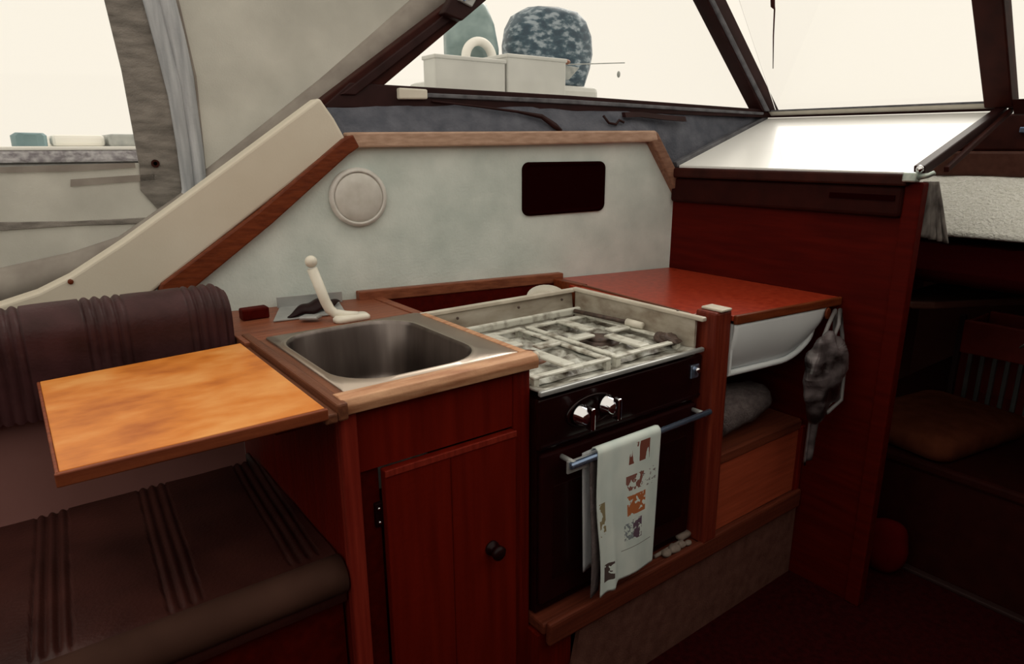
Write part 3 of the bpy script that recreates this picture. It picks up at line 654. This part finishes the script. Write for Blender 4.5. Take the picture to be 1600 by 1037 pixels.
# red worktop
rw = thing('red_worktop', (1.6, 1.25, .88), 'glossy red worktop beside the stove', 'worktop')
MB().prism([(1.396, .952, .886), (1.814, .905, .886), (1.818, wy(1.818)-.004, .886), (1.374, wy(1.374)-.004, .886), (1.324, 1.43, .886), (1.324, 1.022, .886), (1.396, 1.022, .886)], (0, 0, .014)).build('worktop_board', 'red_laminate', rw, bevel=.002)
MB().prism([(1.398, .942, .878), (1.814, .896, .878), (1.814, .906, .878), (1.398, .953, .878)], (0, 0, .0235)).build('front_lipping', 'trim_dark_teak', rw, bevel=.003)
MB().prism([(1.322, 1.03, .8995), (1.328, 1.03, .8995), (1.374, 1.60, .8995), (1.364, 1.60, .8995)], (0, 0, .005)).build('side_bead', 'batten_brown', rw, bevel=.001)
# locker under it
ul = thing('open_locker', (1.6, 1.2, .285), 'open wooden locker under the red worktop', 'locker')
bx(1.335, 1.350, 1.022, 1.44, .285, .884).build('side_panel', 'mahogany_z', ul)
bx(1.400, 1.812, .975, 1.46, .500, .515).build('shelf', 'shelf_wood', ul)
bx(1.398, 1.800, .962, .976, .490, .518).build('shelf_lip', 'shelf_wood', ul, bevel=.003)
bx(1.398, 1.795, .966, .978, .288, .490).build('front_panel', 'plywood', ul, bevel=.002)
bx(1.795, 1.815, .955, .975, .285, .50).build('end_stile', 'mahogany_z', ul, bevel=.003)
bx(1.35, 1.815, 1.45, 1.465, .285, .88).build('back_panel', 'bulkhead_wood', ul)
# white moulded basin
bs = thing('white_basin', (1.58, 1.1, .73), 'white moulded plastic basin slung under the red worktop', 'basin')
def bz(x): return .738 if x < 1.63 else .738+.138*(1-math.sqrt(max(0, 1-((x-1.63)/.155)**2)))
def by(x): return .950-.11*(x-1.40)
def bs_f(u, v):
    x = 1.402+.383*math.sin(u*math.pi/2)
    zt = .876; zb = bz(x)
    return Vector((x, by(x)+.045*v**2.2+.05*max(0, (u-.7)/.3)**2, zt+(zb-zt)*v))
MB().grid(bs_f, 40, 16).build('basin_body', 'basin_white', bs, smooth=True, solid=.006)
MB().prism([(1.41, 1.0, .742), (1.70, .975, .742), (1.72, 1.30, .742), (1.41, 1.30, .742)], (0, 0, .005)).build('basin_floor', 'basin_white', bs)
bx(1.402, 1.410, .955, 1.30, .742, .876).build('basin_side', 'basin_white', bs)
lip = [bs_f(k/24, 1)+Vector((0, -.012, -.003)) for k in range(24)]
MB().tube(lip, .0085, 10).build('rolled_lip', 'basin_white', bs, smooth=True)
MB().loft([[Vector((1.755+.012*math.cos(a*math.pi/8), .905-d, .862+.016*math.sin(a*math.pi/8))) for a in range(16)] for d in (0, .006)]).build('hook', 'trim_dark_teak', bs, bevel=.002)
# rolled fleece
rl = MB()
def rl_loop(x, k):
    return [Vector((x, 1.06+.085*k*math.cos(a), .592-.02*(x-1.40)+.070*k*math.sin(a))) + Vector((0, .006*noise.noise(Vector((x*20, a*2, 0))), .006*noise.noise(Vector((x*20, a*2, 9))))) for a in [2*math.pi*i/20 for i in range(20)]]
solo(rl.loft([rl_loop(1.405+.017*i, (.55+.45*min(1, i/3.0))*(1-.42*(i/18)**2)) for i in range(19)]), 'rolled_blanket', 'fleece_grey', 'grey rolled blanket on the shelf under the white basin', 'blanket', smooth=True)
# hanging bag
bg = thing('plastic_bag', (1.70, .865, .58), 'crumpled grey plastic bag hanging from the worktop corner', 'bag')
MB().blob((1.690, .858, .715), .082, .030, .110, 36, 28, .45, 20, 2, .85).build('bag_body', 'bag_grey', bg)
for k, (dx, dy) in enumerate(((0, 0), (.035, -.01))):
    MB().tube([(1.665+dx, .870+dy, .775), (1.715+dx, .876+dy, .84), (1.765+dx*.5, .888+dy*.5, .872), (1.772+dx*.6, .884+dy, .80), (1.758+dx, .866+dy, .70), (1.735+dx, .852+dy, .625), (1.66+dx, .850+dy, .606)], .0055, 8).build('strap', 'bag_strap', bg, smooth=True)
def tl_f(u, v): return Vector((1.70+.045*u-.02*v*u, .885+.008*math.sin(u*7), .60-.17*v*(1-.15*u)))
MB().grid(tl_f, 10, 12).build('trailing_end', 'bag_grey', bg, smooth=True, solid=.004)
# pebbles on the sill
pb = [(1.320, 1.0, .022, 0), (1.225, .972, .014, 1), (1.255, .972, .017, 2), (1.288, .974, .012, 3), (1.308, .970, .010, 4)]
nm = ['largest pale pebble on the sill, close to the post', 'pale pebble on the sill nearest the tea towel', 'oval pale pebble in the middle of the sill row', 'small pale pebble third along the sill from the towel', 'smallest pale pebble on the sill, close to the post']
pb.sort(key=lambda t: t[3])
for (x, y, r, k), lb in zip(pb, nm):
    solo(MB().blob((x, y, .285+r*.6), r*1.25, r*.9, r*.62, 14, 9, .25, 60, k), 'pebble', 'pebble_pale', lb, 'pebble', 'pebbles on the stove sill', smooth=True)
solo(MB().tube([(1.19, .982, .291), (1.30, .984, .294)], .005, 8), 'wooden_stick', 'pebble_pale', 'thin pale stick behind the pebbles on the sill', 'stick', smooth=True)

# settee
se = thing('settee', (0, 1.3, 0), 'dark brown pleated vinyl settee under the table flap', 'settee')
def ribs(x, groups, w, n):
    d = 0
    for g in groups:
        t = (x-g)/w
        if abs(t) < .5: d += (abs(math.sin((t+.5)*math.pi*n)) - .75)
    return d
bk_path = []
for k in range(5): bk_path.append((1.500, .800+.035*k, 1.0))
for k in range(11):
    a = math.pi*k/10; bk_path.append((1.565-.065*math.cos(a)*1.0, .955+.058*math.sin(a), 1.0))
bk_path += [(1.635, .90, 0), (1.635, .80, 0)]
def bk_f(u, v):
    x = -.75+1.115*u; kf = v*(len(bk_path)-1); i = min(int(kf), len(bk_path)-2); a = kf-i
    y = bk_path[i][0]*(1-a)+bk_path[i+1][0]*a; z = bk_path[i][1]*(1-a)+bk_path[i+1][1]*a
    e = min(1, (1-u)*1.115/.03); sq = 1-(1-e)**2
    c = Vector((x, 1.57, .90)); p = Vector((x, y, z)); n = Vector((0, p.y-1.57, p.z-.90))
    n = n.normalized() if n.length else n
    d = .007*ribs(x, [-.55, -.40, -.245, -.045, .130, .315], .075, 4)+.003*noise.noise(p*14)
    return c+Vector((0, (p.y-1.57)*(.80+.20*sq), (p.z-.90)*(.86+.14*sq)))+n*d
bo_ = MB().grid(bk_f, 520, 36).build('back_cushion', 'vinyl_dark', se, smooth=True)
MB().prism([bk_f(1, j/36) for j in range(37)], (.002, 0, 0)).build('back_cushion_end', 'vinyl_dark', se)
bx(-.75, .37, 1.555, 1.575, .50, .82).build('back_panel', 'settee_panel', se)
def st_f(u, v):
    x = -.75+1.140*u; 
    # v: back to front then rolled edge
    if v < .70: y = 1.60-(1.60-1.085)*v/.70; z = .580
    else:
        a = (v-.70)/.30*math.pi*.62; y = 1.085-.06*math.sin(a); z = .520+.060*math.cos(a)
    d = .009*ribs(x+.06*(1.3-y), [-.62, -.42, -.22, -.035, .150, .350], .055, 3) if v < .72 else 0
    p = Vector((x, y, z)); return Vector((x, y, z+d+.005*noise.noise(p*7)))
MB().grid(st_f, 420, 40).build('seat_cushion', 'vinyl_seat', se, smooth=True)
rr = [Vector((-.75+1.14*i/30, 1.045, .550)) for i in range(31)]
MB().tube(rr, .036, 16).build('front_roll', 'vinyl_roll', se, smooth=True)
bx(-.75, .39, 1.05, 1.075, 0, .53).build('base_panel', 'bulkhead_wood', se)

# wall fittings
vt = thing('wall_vent', wp(.773, 1.175, 0), 'round white ventilator disc on the side wall above the sink', 'vent')
nrm = Vector((-.2, -1, 0)).normalized()
MB().lathe([(.074, -.002), (.078, .004), (.078, .012), (.072, .019), (.066, .020), (.066, .014)], wp(.773, 1.175, 0), nrm, 48).build('outer_ring', 'clock_white', vt, smooth=True)
MB().lathe([(.066, .006), (.066, .016), (.060, .021), (.03, .0225), (.001, .023)], wp(.773, 1.175, 0), nrm, 48).build('disc', 'clock_face', vt, smooth=True)
pt = thing('portlight', wp(1.40, 1.11, 0), 'small black rounded rectangular portlight in the side wall', 'portlight')
def prr(hx, hz, r, off):
    L = []
    for q in rrect(0, 0, hx, hz, r, 0, 6):
        x = 1.402+q.x; z = 1.183+q.y+(-.005 if q.x < 0 and q.y < 0 else 0); L.append(wp(x, z, off))
    return L
MB().loft([prr(.143, .077, .022, .002), prr(.143, .077, .022, -.006), prr(.137, .071, .019, -.008), prr(.130, .064, .016, -.005)], cap1=False).build('frame', 'black_void', pt, smooth=False)
MB().loft([prr(.134, .068, .018, -.001), prr(.134, .068, .018, -.0045)]).build('dark_pane', 'black_void', pt)
# bits along the window lining
cb = MB().tube([wp(1.02, 1.430, .060), wp(1.15, 1.418, .052), wp(1.27, 1.405, .04), wp(1.345, 1.392, .030), wp(1.375, 1.365, .010), wp(1.39, 1.349, .0)], [.003, .003, .004, .007, .009, .006], 8)
solo(cb, 'loose_cable', 'frame_black', 'thin black cable sagging along the blue lining', 'cable', smooth=True)
solo(MB().tube([wp(1.56, 1.398, .03), wp(1.575, 1.376, .022), wp(1.60, 1.372, .02), wp(1.615, 1.385, .025), wp(1.63, 1.378, .02)], .004, 8), 'cable_hook', 'frame_black', 'small black hook on the blue lining near the bulkhead', 'hook', smooth=True)
solo(MB().loft([[wp(x, z+dz, o) for dz, o in ((.008, .030), (.008, .045), (-.008, .040), (-.008, .024))] for x, z in ((1.64, 1.402), (1.70, 1.404), (1.80, 1.396), (1.88, 1.392))]), 'black_strap', 'frame_black', 'flat black strap lying on the blue lining by the windscreen', 'strap')
solo(panel([(.925, 1.432), (.925, 1.462), (1.005, 1.460), (1.005, 1.434)], .050, .074), 'window_catch', 'white_plastic', 'white plastic catch on the black side window sill', 'catch', bevel=.004)
fx = thing('canopy_fitting', wp(1.13, 1.68, .05), 'steel canopy hinge fitting at the top of the side window frame', 'fitting')
panel([(1.045, 1.655), (1.09, 1.73), (1.17, 1.735), (1.175, 1.70), (1.10, 1.640)], .030, .060).build('plate', 'frame_black', fx, bevel=.004)
panel([(1.085, 1.690), (1.12, 1.725), (1.155, 1.722), (1.125, 1.675)], .022, .032).build('face', 'plate_grey', fx, bevel=.003)
for k in range(3): panel([(1.098+.014*k, 1.690+.004*k), (1.118+.014*k, 1.715+.002*k), (1.122+.014*k, 1.714+.002*k), (1.102+.014*k, 1.688+.004*k)], .017, .023).build('rib', 'blue_steel', fx)
solo(MB().tube([(2.38, 1.60, 2.05), (2.385, 1.585, 1.90), (2.39, 1.575, 1.80), (2.395, 1.570, 1.79), (2.40, 1.568, 1.70), (2.405, 1.560, 1.585)], [.010, .009, .008, .003, .0025, .0015], 8), 'wiper_cord', 'frame_brown', 'thin cord hanging down outside the front windscreen', 'cord', smooth=True)

# ------------------------------------------------------------------ outside
solo(bx(-60, 60, -60, 60, -.62, -.60), 'water', 'water', 'pale flat harbour water around the boat', 'water')['kind'] = 'stuff'
nb = thing('moored_boat', (3.4, 5.0, -.6), 'white neighbouring boat deck beyond the side window', 'boat')
bx(2.2, 5.2, 4.3, 6.3, -.6, 1.20).build('hull', 'boat_white', nb, bevel=.08)
bx(2.4, 4.9, 4.45, 4.92, 1.20, 1.56).box(3.05, 4.75, 4.92, 5.6, 1.20, 1.86).build('cabin_top', 'boat_white', nb, bevel=.05)
def obox(x0, x1, y0, y1, z0, z1, name, label):
    t = thing(name, ((x0+x1)/2, (y0+y1)/2, z0), label, 'box', 'white deck boxes on the neighbouring boat')
    bx(x0, x1, y0, y1, z0, z1-.02).build('box_body', 'boat_white', t, bevel=.012)
    bx(x0-.008, x1+.008, y0-.008, y1+.008, z1-.03, z1).build('box_lid', 'boat_white', t, bevel=.008)
obox(2.69, 3.325, 4.5, 4.68, 1.56, 1.965, 'deck_box', 'longer white deck box below the white ring')
obox(3.345, 3.955, 4.5, 4.9, 1.56, 2.015, 'deck_box', 'shorter white deck box below the blue dome')
def outline_lathe(c, prof, ry): # rounded upright form: outline in x-z swept into depth
    loops = []
    for d, k in ((-1, .35), (-.9, .75), (-.6, .93), (0, 1), (.6, .93), (.9, .75), (1, .35)):
        loops.append([Vector((c[0]+x*k, c[1]+d*ry, c[2]+z*(.75+.25*k))) for x, z in prof])
    return MB().loft(loops)
pf = [(-.42, 0), (-.43, .15), (-.40, .28), (-.33, .38), (-.22, .435), (0, .45), (.22, .435), (.34, .37), (.41, .26), (.43, .12), (.40, 0), (.33, -.10), (-.33, -.10)]
solo(outline_lathe((4.36, 5.22, 2.04), [(x*1.12, z*1.14 if z > -.05 else -.18) for x, z in pf], .22), 'covered_seat', 'marbled_blue', 'dark blue marbled rounded seat cover on the neighbouring boat', 'seat cover', smooth=True, )
pf2 = [(-.24, -.1), (-.24, .30), (-.20, .42), (-.05, .47), (.10, .42), (.20, .28), (.25, .10), (.25, -.1)]
solo(outline_lathe((3.50, 5.24, 2.04), [(x*1.0, z*1.1 if z > -.05 else -.18) for x, z in pf2], .15), 'wind_dodger', 'teal_glassy', 'pale teal rounded screen behind the white ring', 'screen', smooth=True)
rg = MB(); RN = 40
rg.loft([[Vector((3.42, 5.00, 2.03))+(.135+.036*math.cos(b))*Vector((math.cos(a), 0, math.sin(a)))+Vector((0, .045*math.sin(b), 0)) for b in [2*math.pi*j/14 for j in range(14)]] for a in [2*math.pi*i/RN for i in range(RN+1)]], cap0=False, cap1=False)
solo(rg, 'life_ring', 'boat_cover_white', 'white life ring standing in the longer deck box', 'life ring', smooth=True)
bk = thing('stern_bracket', (4.08, 4.7, 1.85), 'small pale bracket beside the shorter deck box', 'bracket')
MB().prism([(3.965, 4.62, 1.985), (4.22, 4.62, 1.975), (4.10, 4.62, 1.87), (3.965, 4.62, 1.86)], (0, .06, 0)).build('plate', 'small_grey', bk, bevel=.006)
MB().blob((4.05, 4.62, 2.01), .05, .04, .022, 14, 8).build('cleat', 'burner_rust', bk, smooth=True)
MB().tube([(4.10, 4.65, 1.995), (4.80, 4.65, 2.055)], .005, 6).build('rod', 'small_grey', bk)
MB().blob((4.83, 4.75, 1.965), .016, .016, .03, 10, 8).build('float', 'small_grey', bk, smooth=True)
# seen through the canvas window
n2 = thing('workboat', (.35, 4.8, -.6), 'low white boat with a grey rubbing strake beyond the canvas window', 'boat')
bx(-2.2, 1.6, 4.55, 6.0, -.6, 1.235).build('hull', 'boat_white', n2, bevel=.03)
bx(-2.2, 1.6, 4.49, 4.56, 1.236, 1.300).build('rubbing_strake', 'boat_strake', n2, bevel=.015)
bx(-2.2, 1.6, 4.49, 6.0, 1.300, 1.320).build('gunwale', 'boat_cover_white', n2, bevel=.006)
solo(outline_lathe((.185, 4.75, 1.33), [(-.085, -.008), (-.085, .05), (-.06, .066), (.07, .064), (.085, .05), (.083, -.008)], .12), 'engine_cover', 'teal_cover', 'teal engine cover standing on the low boat', 'cover', smooth=False)
solo(bx(.285, .55, 4.70, 5.4, 1.32, 1.385), 'folded_awning', 'boat_cover_white', 'white folded awning beside the teal engine cover', 'awning', bevel=.02)
solo(bx(.565, .86, 4.65, 5.2, 1.32, 1.39), 'deck_locker', 'small_grey', 'pale grey deck locker near the canvas edge', 'locker', bevel=.015)
